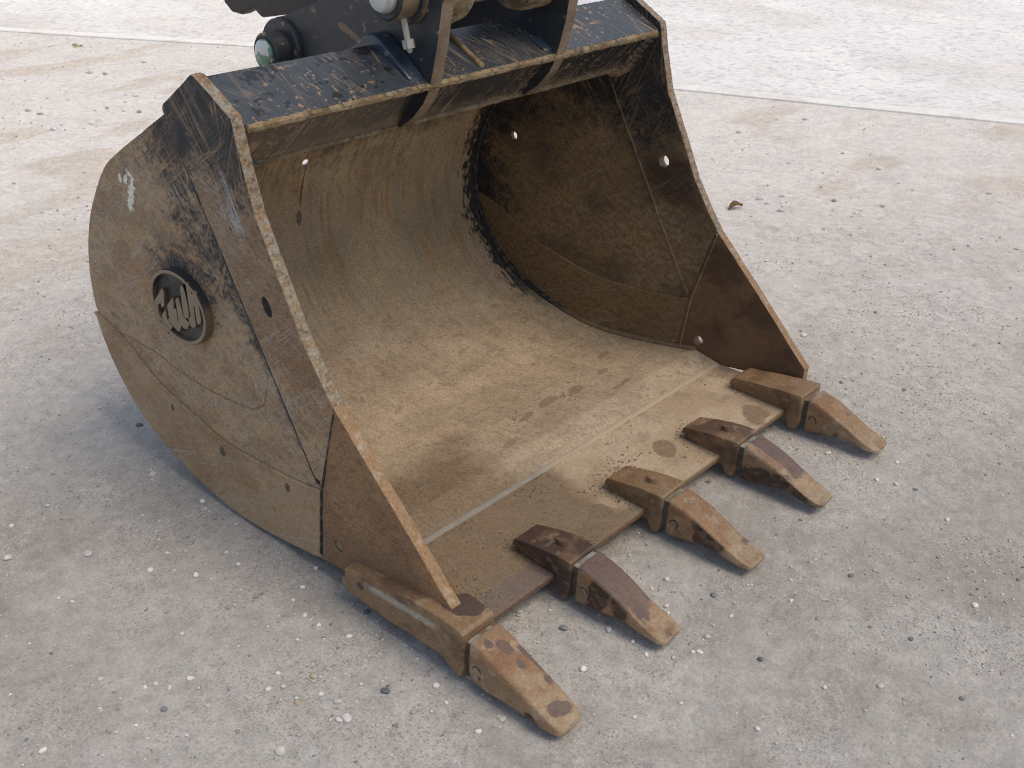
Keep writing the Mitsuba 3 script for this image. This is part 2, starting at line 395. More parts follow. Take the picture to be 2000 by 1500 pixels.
def tooth_colour(p, n, uv):
    k = dr.floor((p.x + .16) / .348)
    lx = (p.x - .0125 - .348 * k) / .047
    n1, n2, n3 = fbm(p.x * 19 + 7.3 * k, p.y * 15, p.z * 17 + k, 4), F3(p, 50, 3), noise(p.x * 240, p.y * 240, p.z * 240)
    nb = F3(p, 26, 4, 2.2)
    base = mix(mix((.245, .140, .070), (.215, .145, .086), smoothstep(.35, .65, F3(p, 11, 3, 3.))), (.31, .235, .155), smoothstep(-.23, -.31, p.y + (n2 - .5) * .06) * .75)
    base = mix(base, (.17, .085, .042), smoothstep(.50, .68, nb) * .55)
    base = mix(base, (.33, .27, .19), smoothstep(.55, .70, F3(p, 34, 3, 8.)) * .45)
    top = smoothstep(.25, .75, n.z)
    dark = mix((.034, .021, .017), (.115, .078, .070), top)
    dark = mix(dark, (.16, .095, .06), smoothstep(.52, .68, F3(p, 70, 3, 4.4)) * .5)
    wob = (n1 - .5) * 1.4 + (nb - .5) * 1.0 + (n2 - .5) * .6
    two, three, four = (k > .5) & (k < 1.5), (k > 1.5) & (k < 2.5), (k > 2.5) & (k < 3.5)
    mt = dr.select(two, smoothstep(-.262, -.245, p.y + wob * .040) * smoothstep(1.06, .90, abs(lx) + wob * .2), dr.select(four, smoothstep(-.265, -.248, p.y + wob * .04) * smoothstep(-.45, -.3, lx + wob * .4), 0))
    ms = dr.select(two, dr.maximum(smoothstep(.012, .0, abs(p.y + .165 + .25 * (p.z + .07)) - .016 + wob * .022), smoothstep(.010, .0, abs(p.y + .225) - .012 + wob * .02)), dr.select(three, smoothstep(.02, .005, abs(p.y + .225) - .028 + wob * .04), dr.select(four, smoothstep(-.062, -.072, p.z + wob * .025 + .30 * (p.y + .18)), 0)))
    thr = dr.select(k < .5, .63, dr.select(three, .60, .64))
    m = dr.maximum(dr.maximum(mt * top, ms * (1 - top)), smoothstep(thr, thr + .05, n1 + (n2 - .5) * .10))
    spot = dr.maximum(blob(p.x, p.y, .020, -.155, .013, .022, .4, wob), dr.maximum(blob(p.x, p.y, .052, -.195, .011, .026, .2, wob), dr.maximum(blob(p.x, p.y, .022, -.198, .009, .012, 0, wob * .6), blob(p.x, p.y, .018, -.305, .026, .016, -.3, wob))))
    m = dr.maximum(m * (1 - .45 * smoothstep(-.29, -.32, p.y)), dr.select(k < .5, spot * top, 0))
    c = mix(base, dark, dr.clip(m * (.92 + .3 * (n2 - .5)), 0, 1))
    return c * (.78 + .44 * n3)


def adapter_colour(p, n, uv):
    k = dr.floor((p.x + .16) / .348)
    n1, n2, n3 = F3(p, 16, 4, 5.), F3(p, 50, 3), noise(p.x * 240, p.y * 240, p.z * 240)
    base = mix((.21, .135, .075), (.27, .165, .08), smoothstep(.4, .65, n1))
    dark = mix((.085, .052, .042), (.06, .036, .028), n2)
    w = dr.select(k < .5, .30, dr.select(k < 1.5, .95, dr.select(k < 2.5, .35, dr.select(k < 3.5, .45, .22))))
    c = mix(base, dark, dr.clip(w + (smoothstep(.40, .68, n1) - .5) * .8, 0, 1))
    c = mix(c, (.30, .25, .18), smoothstep(.60, .74, n2) * .35)
    first = k < .5
    c = mix(c, (.065, .042, .036), dr.select(first, dr.maximum(blob(p.x, p.y, .035, -.028, .034, .036, .3, (n1 - .5) * 1.8), blob(p.y, p.z, .235, -.055, .012, .010, 0, (n2 - .5))), 0) * .9)
    c = mix(c, (.36, .33, .27), dr.select(first & (n.x < -.3), smoothstep(.014, .004, abs(p.z + .036 + .06 * (p.y - .1)) + (n2 - .5) * .014) * smoothstep(-.03, .02, p.y) * smoothstep(.24, .18, p.y), 0) * .8)
    return c * (.8 + .4 * n3)


def lipweld_colour(p, n, uv):
    g = mix((.27, .26, .235), (.22, .19, .15), F3(p, 25, 3))
    return mix(g, (.42, .34, .24), smoothstep(.55, .80, p.x + (F3(p, 9, 3) - .5) * .4) * .85)


def pad_colour(p, n, uv):
    n1, n2 = F3(p, 14, 3), F3(p, 60, 3)
    c = mix((.020, .030, .046), (.035, .052, .075), n1)  # blue sky sheen painted into the dark base
    return mix(c, (.20, .16, .11), smoothstep(.64, .74, n2) * .7)


def nose_colour(p, n, uv):
    return mix(mix((.25, .26, .24), (.15, .12, .085), smoothstep(.45, .65, F3(p, 40, 3))), (.045, .04, .035), smoothstep(.4, .7, abs(n.x)) * .8)  # side faces darkened: shadow of the recess painted in


def pin_colour(p, n, uv):
    n1 = F3(p, 38, 3, 2.)
    return mix((.52, .54, .52), (.10, .22, .155), smoothstep(.50, .56, n1) * dr.select(p.y > .9, .95, .25))


def bolt_colour(p, n, uv):
    return mix((.42, .41, .37), (.30, .28, .24), F3(p, 120, 2))


def badge_colour(p, n, uv):
    n1, n2 = F3(p, 22, 3), F3(p, 70, 2)
    proud = smoothstep(.55, .8, abs(n.x)) * smoothstep(-.0085, -.0108, p.x)
    c = mix((.024, .026, .028), (.10, .085, .065), smoothstep(.45, .7, n1) * .6)
    c = mix(c, mix((.27, .20, .13), (.215, .165, .115), n2), proud * .94)
    side = (1 - smoothstep(.3, .6, abs(n.x)))
    return mix(c, mix((.16, .115, .07), BLACK, smoothstep(.43, .47, p.z)), side * .7)


def ground_colour(p, n, uv):
    x, y = p.x, p.y
    big, mid, fine, grit = fbm(x * .9, y * .9, 1.0, 4), fbm(x * 5, y * 5, 2.0, 5), fbm(x * 38, y * 38, 3.0, 4), noise(x * 240, y * 240, 5.0)
    c = mix((.332, .314, .288), (.402, .388, .364), smoothstep(.3, .7, big))
    c = mix(c, (.275, .252, .222), smoothstep(.48, .72, mid) * .5)
    c = mix(c, (.415, .40, .378), smoothstep(.50, .75, fbm(x * 2.6 + 8, y * 2.6, 6.0, 5)) * .6)
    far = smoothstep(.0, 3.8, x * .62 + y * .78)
    c = mix(c, (.66, .63, .595), far * .85)  # light falloff towards the camera painted into the dirt: paler with distance
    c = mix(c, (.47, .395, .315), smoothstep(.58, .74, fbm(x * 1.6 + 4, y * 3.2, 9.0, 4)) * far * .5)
    v = voronoi(x * 150, y * 150)
    patch = smoothstep(.36, .66, fbm(x * 6, y * 6, 12.0, 4))
    c = mix(c, mix((.54, .53, .505), (.19, .18, .165), smoothstep(.35, .65, v[2])), smoothstep(.44, .18, v[0] + (grit - .5) * .25) * patch * smoothstep(.2, .5, abs(v[2] - .5) * 2) * .55)
    w = voronoi(x * 70 + 3, y * 70)
    c = mix(c, mix((.50, .49, .47), (.23, .215, .195), w[2]), smoothstep(.24, .12, w[0] + (grit - .5) * .15) * smoothstep(.55, .8, abs(w[2] - .5) * 2) * .6)
    return c * (.70 + .36 * fine + .24 * grit)


def ground_relief(p, n, uv):
    return fbm(p.x * 60, p.y * 60, 0.0, 4) + .5 * noise(p.x * 190, p.y * 190, 4.0)


def concrete_colour(p, n, uv):
    x, y = p.x, p.y
    big, mid, fine = fbm(x * .5, y * .5, 1.0, 4), fbm(x * 2.4, y * 2.4, 2.0, 4), fbm(x * 40, y * 40, 3.0, 3)
    c = mix((.69, .685, .67), (.56, .56, .56), smoothstep(.42, .68, big))
    c = mix(c, (.77, .755, .73), smoothstep(.48, .7, mid) * .6)
    c = mix(c, (.60, .57, .52), smoothstep(.55, .7, fbm(x * 1.1 + 5, y * 1.1, 4.0, 4)) * .5)
    c = mix(c, (.45, .45, .45), smoothstep(.60, .72, fbm(x * 22, y * 22, 7.0, 3)) * .55)
    return c * (.84 + .32 * fine)


def kerb_colour(p, n, uv):
    return mix(mix((.76, .755, .73), (.70, .685, .65), fbm(p.x * 3, p.y * 3, 4.0, 3)), (.62, .585, .54), smoothstep(.50, .68, fbm(p.x * 5, p.y * 5, 2.0, 4)) * .6) * (.86 + .28 * fbm(p.x * 60, p.y * 60, 2.0, 3))


steel("side_steel", side_colour, rough=side_rough, bump=.0003)
steel("wear_steel", wear_colour, rough=.6)
steel("corner_steel", corner_colour, rough=.58)
steel("shell_steel", shell_colour, rough=.66, spec=.28)
steel("lip_steel", lip_colour, rough=.66, spec=.3)
steel("beam_paint", beam_colour, rough=.30, spec=.8, bump=.0003)
steel("ear_paint", ear_colour, rough=.42, spec=.5, bump=.0003)
steel("ochre_edge", ochre_colour, rough=.7, bump=.0012)
steel("dark_weld", darkweld_colour, rough=.5, bump=0)
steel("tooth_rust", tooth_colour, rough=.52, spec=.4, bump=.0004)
steel("adapter_rust", adapter_colour, rough=.55, spec=.4, bump=.0005)
steel("lip_weld", lipweld_colour, rough=.6, bump=0)
steel("pad_paint", pad_colour, rough=.3, spec=.6, bump=0)
steel("nose_grey", nose_colour, rough=.5, bump=0)
steel("pin_metal", pin_colour, rough=.3, spec=.6, bump=0, metallic=.35)
steel("bolt_metal", bolt_colour, rough=.5, bump=0, metallic=.2)
steel("badge_steel", badge_colour, rough=.5, bump=.0003)
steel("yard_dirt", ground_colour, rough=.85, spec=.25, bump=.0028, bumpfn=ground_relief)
steel("pavement_concrete", concrete_colour, rough=.8, spec=.25, bump=.002, bumpfn=ground_relief)
steel("kerb_concrete", kerb_colour, rough=.8, spec=.25, bump=0)
scene["stone_mat"] = {"type": "twosided", "front": {"type": "principled", "base_color": {"type": "mesh_attribute", "name": "vertex_color"}, "roughness": .75, "specular": .3}}
scene["dark_iron"] = {"type": "twosided", "front": {"type": "principled", "base_color": {"type": "rgb", "value": [.035, .028, .026]}, "roughness": .5, "specular": .4}}
scene["leaf_green"] = {"type": "twosided", "front": {"type": "principled", "base_color": {"type": "rgb", "value": [.50, .50, .24]}, "roughness": .6, "specular": .3}}
scene["leaf_brown"] = {"type": "twosided", "front": {"type": "principled", "base_color": {"type": "rgb", "value": [.13, .075, .03]}, "roughness": .6, "specular": .3}}

# ------------------------------------------------------------------ the yard
def axis(lo, hi, a, b, step):
    core = list(np.arange(a, b, step))
    s, v, right = step, b, []
    while v < hi:
        right.append(v); s = min(s * 1.045, 60); v += s
    s, v, lefts = step, a, []
    while v > lo:
        s = min(s * 1.09, 60); v -= s; lefts.append(v)
    return np.array(lefts[::-1] + core + right)


KERB = np.array([(-40.0, 95.0), (2.6, 7.81), (3.1, 6.79), (3.58, 5.84), (4.10, 4.25), (4.62, 2.70), (4.95, 1.66), (5.30, .62), (14.0, -27.0), (40, -110)])


def yard_height(x, y):
    p = np.stack([x, y, np.zeros_like(x)], -1)
    h = .016 * (meshkit.fbm(p * 1.6, 3, 3) - .5) + .009 * (meshkit.fbm(p * 9, 3, 4) - .5) + .005 * (meshkit.fbm(p * 38, 2, 6) - .5)
    calm = np.exp(-((x - .75) / 1.0) ** 2 - ((y - .55) / .9) ** 2)
    return h * (1 - .6 * calm) - .001


def build_ground():
    xs, ys = axis(-150, 900, -1.3, 3.2, .0125), axis(-150, 900, -1.35, 3.0, .0125)
    X, Y = np.meshgrid(xs, ys, indexing="ij")
    side = np.interp(Y.ravel(), KERB[::-1, 1], KERB[::-1, 0]).reshape(Y.shape) - X          # > 0 on the dirt side
    Z = GZ + yard_height(X, Y)
    Z = np.where(side < -.25, GZ - .03, GZ + (Z - GZ) * np.clip(side / .35, 0, 1))
    V = np.stack([X, Y, Z], -1).reshape(-1, 3)
    n, m = X.shape
    i = (np.arange(n - 1)[:, None] * m + np.arange(m - 1)[None]).ravel()
    F = np.vstack([np.c_[i, i + m, i + m + 1], np.c_[i, i + m + 1, i + 1]])
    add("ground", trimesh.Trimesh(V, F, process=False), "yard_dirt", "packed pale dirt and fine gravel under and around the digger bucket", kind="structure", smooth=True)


build_ground()


def strip_mesh(line, off0, off1, z0, z1):
    """A sheet along a line, between two sideways offsets (towards +x), from height z0 at off0 to z1 at off1, with a face down to the dirt."""
    p = resample(line, .06, closed=False)
    p = p[np.abs(p).max(1) < 60]
    t = np.gradient(p, axis=0)
    t /= np.linalg.norm(t, axis=1, keepdims=True)
    nrm = np.stack([-t[:, 1], t[:, 0]], 1)
    nrm *= np.sign(nrm[:, :1])
    w = .012 * (meshkit.fbm(np.c_[p * 2.2, np.zeros(len(p))], 3, 2) - .5)
    rows = [np.c_[p + nrm * (off0 + w)[:, None], np.full(len(p), z0 - .06)], np.c_[p + nrm * (off0 + w)[:, None], np.full(len(p), z0)],
            np.c_[p + nrm * (off0 + w + .01)[:, None], np.full(len(p), z0 + .003)], np.c_[p + nrm * off1, np.full(len(p), z1)]]
    n = len(p)
    F = []
    for k in range(3):
        i = np.arange(n - 1) + k * n
        F += [np.c_[i, i + n, i + n + 1], np.c_[i, i + n + 1, i + 1]]
    return trimesh.Trimesh(np.vstack(rows), np.vstack(F), process=False)


add("kerb", strip_mesh(KERB, 0.0, .125, GZ + .009, GZ + .012), "kerb_concrete", "flush pale concrete edging between the dirt and the bright pavement", kind="structure", smooth=30)
add("pavement", strip_mesh(KERB, .131, 60.0, GZ + .008, GZ + .012), "pavement_concrete", "bright weathered concrete pavement beyond the edging", kind="structure", smooth=30)

# ------------------------------------------------------------------ the bucket
B = "excavator_bucket"
tag(B, "wide rusty digger bucket with five teeth, black cross beam and round side badge", "excavator bucket")
FRONT = [(.575, .925), (.558, .84), (.530, .73), (.470, .608), (.413, .490), (.362, .410), (.318, .350)]
FRONT2 = [(.318, .350), (.168, .200), (.075, .105), (.010, .036), (-.022, .006)]
OUT = spline([(.846, .8865), (.905, .8545), (.96, .8245), (1.009, .798), (1.07, .764), (1.12, .735), (1.165, .703), (1.224, .641), (1.291, .551), (1.338, .455), (1.362, .363), (1.365, .285), (1.349, .197), (1.310, .116), (1.25, .040),
              (1.165, -.026), (1.051, -.078), (.926, -.113), (.791, -.134), (.623, -.127), (.432, -.100), (.352, -.086)], .02)
SEAM = spline([(1.368, .252), (1.308, .240), (1.228, .215), (1.158, .178), (1.079, .140), (.940, .105), (.802, .076), (.640, .076), (.506, .086), (.397, .104)], .02)
APEX, REAR, VTX = (.700, .997), (.845, .906), (.397, .105)


def inset(curve, d):
    t = np.gradient(curve, axis=0)
    t /= np.linalg.norm(t, axis=1, keepdims=True)
    return curve + np.stack([t[:, 1], -t[:, 0]], 1) * d


HOLE_STRIP_L = circle((.527, .525), .0125, 24, .023, math.radians(-24))
HOLE_STRIP_R = circle((.531, .522), .017, 20)
HOLE_BACK = circle((1.156, .484), .0135, 18)
HOLE_LOW = circle((.353, -.026), .0145, 18)

i0 = int(np.argmin(np.linalg.norm(OUT - SEAM[0], axis=1)))
main_poly = np.vstack([[(.36, .095), (.39, .085)], inset(SEAM[::-1], .015)[2:-1], OUT[i0 - 1:0:-1], [(.846, .8865), (.815, .88)]])
strip_poly = [*FRONT, (.318, .350), (.402, .103), REAR, APEX]
strip_poly = [VTX, REAR, APEX, *FRONT]
wear_poly = np.vstack([SEAM, [(.3965, .101), (.424, -.096)], OUT[OUT[:, 0] > .435][:i0 - 1:-1]])
corner_poly = [(.394, .100), (.3245, .3585), *[(a - .0012, b - .0018) for a, b in FRONT2], (-.02, -.05), (.30, -.088), (.421, -.096)]
strip_poly = [(.398, .107), REAR, APEX, *FRONT[:-1], (.3195, .352)]

for s in (0, 1):
    fix = (lambda m: m) if s == 0 else mirror
    hl = [HOLE_STRIP_L] if s == 0 else [HOLE_STRIP_R]
    add(f"{B}__side_plate", fix(plate(main_poly, .008, .025, .003, .004, holes=[HOLE_BACK] if s else [], wob=.0012, seed=1 + s)), "side_steel",
        "left side plate with worn black paint and tan scratches" if s == 0 else "right side plate seen from inside, black above and muddy below")
    add(f"{B}__front_strip", fix(plate(strip_poly, .0, .031, .006, .018, holes=hl, wob=.0018, seed=3 + s)), "side_steel",
        "thick left front strip, scratched black at the top" if s == 0 else "right front strip with a dark patch and a round hole")
    add(f"{B}__wear_strip", fix(plate(wear_poly, .002, .028, .004, .004, wob=.0012, seed=5 + s)), "wear_steel")
    add(f"{B}__corner_plate", fix(plate(corner_poly, .0005, .0313, .006, .003, holes=[HOLE_LOW], wob=.0016, seed=7 + s)), "corner_steel",
        "smooth brown triangular left corner plate" if s == 0 else "dark right corner plate")
    # weld seams inside and out
    e = .031
    q0, q1 = np.array(VTX), np.array(REAR)
    for u in ((.0085,) if s == 0 else ()):
        path = [(u, *(q0 + (q1 - q0) * t + np.array([.004, -.002]))) for t in np.linspace(.02, .9, 24)]
        add(f"{B}__weld_seam", fix(bead(path, .0055, seed=11 + s)), "dark_weld", kind=None)
    if s:
        add(f"{B}__weld_seam", fix(bead([(.0255, *(q0 + (q1 - q0) * t + np.array([.004, -.002]))) for t in np.linspace(.02, .9, 24)], .0065, seed=13, lump=.2)), "side_steel")
    add(f"{B}__weld_seam", fix(bead([(.0265, *p) for p in SEAM], .005, seed=15 + s)), "wear_steel")
    add(f"{B}__weld_seam", fix(bead([(.0055, *p) for p in SEAM], .0050, seed=17 + s)), "wear_steel")
    add(f"{B}__weld_seam", fix(bead([(.0285, .3205, .345), (.0285, .397, .100), (.0285, .424, -.075)], .006, seed=19 + s, lump=.2)), "corner_steel")
    add(f"{B}__weld_seam", fix(bead([(.0025, .322, .34), (.0025, .398, .098), (.0025, .423, -.085)], .0035, seed=21 + s)), "dark_weld")

# mud plug in the left lower hole, bolt end seen in the left slot
add(f"{B}__mud_plug", plate(circle((.353, -.026), .0135, 16), .006, .026, .004, 0, step=.006), "lip_steel")

# shell: one rolled plate from the beam round to the lip
SH_OUT = inset(OUT, .004)
top_ext = np.array([(.800, .925)])
prof_out = np.vstack([top_ext, SH_OUT[1:]])
k = len(prof_out)
prof_in = np.vstack([[(.785, .905)], inset(OUT, .026)[1:]])
end_o, end_i = np.array([(.262, -.104)]), np.array([(.262, -.0815)])
# outline with u-wise columns so that the curve shades smoothly
def shell_mesh():
    o, q = np.vstack([prof_out, end_o]), np.vstack([prof_in, end_i])
    us = np.linspace(.026, 1.474, 90)
    rows = []
    for prof, side in ((o, 0), (q, 1)):
        V = np.stack([np.repeat(us[:, None], len(prof), 1), np.repeat(prof[None, :, 0], len(us), 0), np.repeat(prof[None, :, 1], len(us), 0)], -1)
        if side:
            t = np.gradient(prof, axis=0); t /= np.linalg.norm(t, axis=1, keepdims=True)
            nn = np.stack([t[:, 1], -t[:, 0]], 1)
            h = .0045 * (meshkit.fbm(V * np.array([3.2, 3.2, 3.2]), 3, 9) - .5) + .0020 * (meshkit.fbm(V * 17, 3, 10) - .5)
            V[..., 1:] += nn[None] * h[..., None]
        rows.append(V)
    n, m = len(us), len(o)
    g = np.arange(n * m).reshape(n, m)
    a, b, c, d = g[:-1, :-1].ravel(), g[1:, :-1].ravel(), g[1:, 1:].ravel(), g[:-1, 1:].ravel()
    F = [np.c_[a, b, c], np.c_[a, c, d]]
    F += [f[:, ::-1] + n * m for f in F]
    for col in (0, m - 1):
        i, j = g[:-1, col], g[1:, col]
        q1 = np.vstack([np.c_[i, j, j + n * m], np.c_[i, j + n * m, i + n * m]])
        F.append(q1 if col else q1[:, ::-1])
    for row in (0, n - 1):
        i, j = g[row, :-1], g[row, 1:]
        q1 = np.vstack([np.c_[i, j, j + n * m], np.c_[i, j + n * m, i + n * m]])
        F.append(q1[:, ::-1] if row else q1)
    return trimesh.Trimesh(np.vstack([r.reshape(-1, 3) for r in rows]), np.vstack(F), process=False)


sm = shell_mesh()
drill = None
try:
    A = m3.Manifold(m3.Mesh(np.asarray(sm.vertices, np.float32), np.asarray(sm.faces, np.uint32)))
    if A.volume() < 0:
        A = m3.Manifold(m3.Mesh(np.asarray(sm.vertices, np.float32), np.asarray(sm.faces[:, ::-1], np.uint32)))
    ax = np.array([.43, .84, -.09]); ax /= np.linalg.norm(ax)
    sx = np.cross([0, 0, 1.0], ax); sx /= np.linalg.norm(sx)
    DRILL = np.c_[sx, np.cross(ax, sx), ax, [.681, 1.266, .543]]
    cyl = m3.Manifold.cylinder(.16, .0125, .0125, 24, True).transform(np.array(DRILL))
    A = A - cyl
    sm2 = A.to_mesh()
    if len(sm2.tri_verts) > 1000:
        sm = trimesh.Trimesh(sm2.vert_properties[:, :3], sm2.tri_verts, process=False)
except Exception as ex:
    print("shell drill", ex)
add(f"{B}__shell", sm, "shell_steel", "curved tan inner shell, damp brown at the lower left", smooth=30)
INN = inset(OUT, .026)
for s in (0, 1):
    fix = (lambda m: m) if s == 0 else mirror
    add(f"{B}__corner_weld", fix(bead([(.030, *p) for p in INN[2:]], .012, seed=31 + s, lump=.5)), "dark_weld" if s else "shell_steel")

# cutting lip
def lip_mesh():
    prof = [(.268, -.080), (.268, -.106), (-.020, -.108), (-.036, -.094), (-.036, -.083), (-.033, -.080)]
    return plate(prof, .030, 1.470, .0, .0015, step=.02)
add(f"{B}__cutting_lip", lip_mesh(), "lip_steel", "flat lip plate, damp dark on the left and dusty tan on the right")
add(f"{B}__lip_weld", bead([(u, .2725, -.0815) for u in np.linspace(.034, 1.466, 60)], .0085, seed=41, lump=.3, pitch=.014), "lip_weld", "raised grey weld line across the bucket floor")

# ------------------------------------------------------------------ cross beam
FE, BE, LE = np.array((.580, .905)), np.array((.712, .976)), np.array((.700, .783))
dvec = (BE - FE) / np.linalg.norm(BE - FE)
nvec = np.array([-dvec[1], dvec[0]])
add(f"{B}__beam_top", plate([FE - nvec * .014, FE, BE + dvec * .01, BE + dvec * .01 - nvec * .014], .0305, 1.4695, .0, .002, step=.02), "beam_paint", "black beam top plate with painted blue sky sheen, scratched and flecked with mud")
add(f"{B}__beam_face", plate([FE + np.array([.024, -.016]), BE + np.array([.0, -.016]), (.80, .92), (.90, .85), (.86, .83), (.76, .785), (.725, .775), (.706, .776), (.694, .786)], .0305, 1.4695, .0, .006, step=.02),
    "beam_paint", "sloping beam face with mud along its lower edge")
add(f"{B}__beam_weld", bead([(u, FE[0] + .004, FE[1] - .010) for u in np.linspace(.034, 1.466, 80)], .0095, seed=43, lump=.6, pitch=.02), "ochre_edge", "mud caked ochre bead along the front edge of the beam")
add(f"{B}__beam_weld", bead([(u, LE[0] + .002, LE[1] - .002) for u in np.linspace(.034, 1.45, 80)], .0085, seed=45, lump=.7, pitch=.03), "ochre_edge")
add(f"{B}__cove_weld", bead([(1.462, *p) for p in spline([(.592, .905), (.625, .865), (.665, .82), (.70, .785), (.74, .772)], .01)], .024, seed=49, lump=.25, pitch=.03, sides=14), "beam_paint")

# ------------------------------------------------------------------ ears, doublers, bosses
PIN_A, PIN_B = (1.135, .905), (.640, 1.105)
lobe = [(PIN_A[0] + .085 * math.cos(a), PIN_A[1] + .085 * math.sin(a)) for a in np.radians(np.linspace(-110, 88, 24))]
top = [(PIN_B[0] + .125 * math.cos(a), PIN_B[1] + .125 * math.sin(a)) for a in np.radians(np.linspace(70, 182, 14))]
EAR = [(.735, .785), (.86, .86), (1.04, .79), *lobe, (.98, 1.046), (.80, 1.12), *top, (.526, 1.085), (.545, .992), (.565, .925), (.579, .885), (.600, .850), (.640, .810), (.690, .777), (.715, .771)]
for k, (u0, u1) in enumerate(((.550, .589), (1.006, 1.045))):
    add(f"{B}__ear", plate(EAR, u0, u1, .004, .008, wob=.0012, seed=51 + k), "ear_paint", "left hanger ear with a tan front edge" if k == 0 else "right hanger ear")
PAD = [(.60, .87), (.83, .90), (.822, .945), (.788, .967), (.742, .993), (.712, .997), (.688, .981), (.590, .911)]
PAD = [(.60, .88), (.85, .90), (.835, .945), (.792, .969), (.742, 1.003), (.712, 1.004), (.684, .990), (.588, .917)]
add(f"{B}__doubler", plate(PAD, .502, .549, .008, .016), "pad_paint", "doubler plate with painted blue sky sheen, welded at the foot of the left ear")
PADR = [(.60, .88), (.66, .90), (.64, .945), (.588, .917)]
add(f"{B}__doubler", plate(PADR, .975, 1.009, .004, .008), "pad_paint")
add(f"{B}__beam_rib", bead([(.74, FE[0] + .005, FE[1] + .004), (.742, BE[0], BE[1] + .002)], .008, seed=47), "ochre_edge")


def boss(c, r_ring, r_collar, u_face, key):
    k = free(f"{B}__pin_boss")
    add(f"{k}", lathe([(r_collar * .7, u_face + .004), (r_collar - .006, u_face), (r_collar, u_face + .006), (r_collar, .535), (r_ring - .004, .535), (r_ring, .539), (r_ring, .5495)], c, n=48), "ear_paint")
    return k


boss(PIN_A, .083, .053, .487, "a")
boss(PIN_B, .075, .060, .478, "b")
add("hinge_pin", lathe([(.0005, .4755), (.018, .4755), (.032, .478), (.037, .483), (.038, .495), (.038, .60)], PIN_A, n=40), "pin_metal", "silver hinge pin with flaking green paint, low at the rear of the left ear", "pin", "hinge pins of the bucket")
add("hinge_pin", lathe([(.0005, .4605), (.030, .4605), (.038, .464), (.042, .471), (.043, .484), (.043, .60)], PIN_B, n=40), "pin_metal", "pale silver hinge pin above the dangling bolt, cut by the top of the photo", "pin", "hinge pins of the bucket")


def rod(p0, p1, r0, r1, n=12):
    p0, p1 = np.array(p0, float), np.array(p1, float)
    d = (p1 - p0) / np.linalg.norm(p1 - p0)
    a = np.cross(d, [1, .2, .1]); a /= np.linalg.norm(a); b = np.cross(d, a)
    th = np.linspace(0, 2 * np.pi, n, endpoint=False)
    ring = np.cos(th)[:, None] * a + np.sin(th)[:, None] * b
    V = np.vstack([p0 + ring * r0, p1 + ring * r1])
    return trimesh.convex.convex_hull(V)


bk = f"{B}__retaining_bolt"
add(bk, trimesh.util.concatenate([rod((.520, .626, 1.065), (.520, .606, .978), .0075, .0075), rod((.520, .606, .978), (.520, .605, .974), .0060, .0045)]), "bolt_metal", "pale bolt hanging below the upper pin", smooth=30)
add(f"{bk}__nut", rod((.520, .612, 1.003), (.520, .607, .983), .0150, .0150, 6), "bolt_metal", smooth=False)

# the digger's arm and link, of which only the lowest ends are in view
A = "digger_stick"
tag(A, "muddy nose of the digger's arm held between the two ears of the bucket", "digger boom")
NOSE = PIN_B
add(f"{A}__nose_bush", lathe([(.04, .588), (.080, .588), (.088, .595), (.090, .66), (.084, .69), (.06, .69)], NOSE, n=44), "ochre_edge")
add(f"{A}__nose_bush", lathe([(.06, .905), (.084, .905), (.090, .93), (.088, .998), (.080, 1.005), (.04, 1.005)], NOSE, n=44), "ochre_edge")
add(f"{A}__nose_body", plate([(NOSE[0] + .075, NOSE[1] - .02), (NOSE[0] - .055, NOSE[1] - .045), (NOSE[0] - .075, NOSE[1] + .02), (.60, 1.75), (.80, 1.78)], .692, .903, .006, .02), "ochre_edge")
L = "digger_link"
tag(L, "dark rounded end of the bucket link at the top left behind the ears", "machine link")
LINK = [(1.06, .86), (1.20, .85), (1.22, .975), (1.385, .945), (1.42, .966), (1.455, .953), (1.485, .942), (1.53, .944), (1.565, .968), (1.575, 1.03), (1.50, 1.16), (1.30, 1.35), (1.10, 1.36), (1.05, 1.05)]
add(f"{L}__link_plate", plate(LINK, .66, .70, .008, .015), "dark_iron")
add(f"{L}__link_plate", plate(LINK, .90, .94, .008, .015), "dark_iron")
add(f"{L}__cross_tube", lathe([(.001, .60), (.05, .60), (.055, .605), (.055, .995), (.05, 1.0), (.001, 1.0)], PIN_A, n=30), "dark_iron")

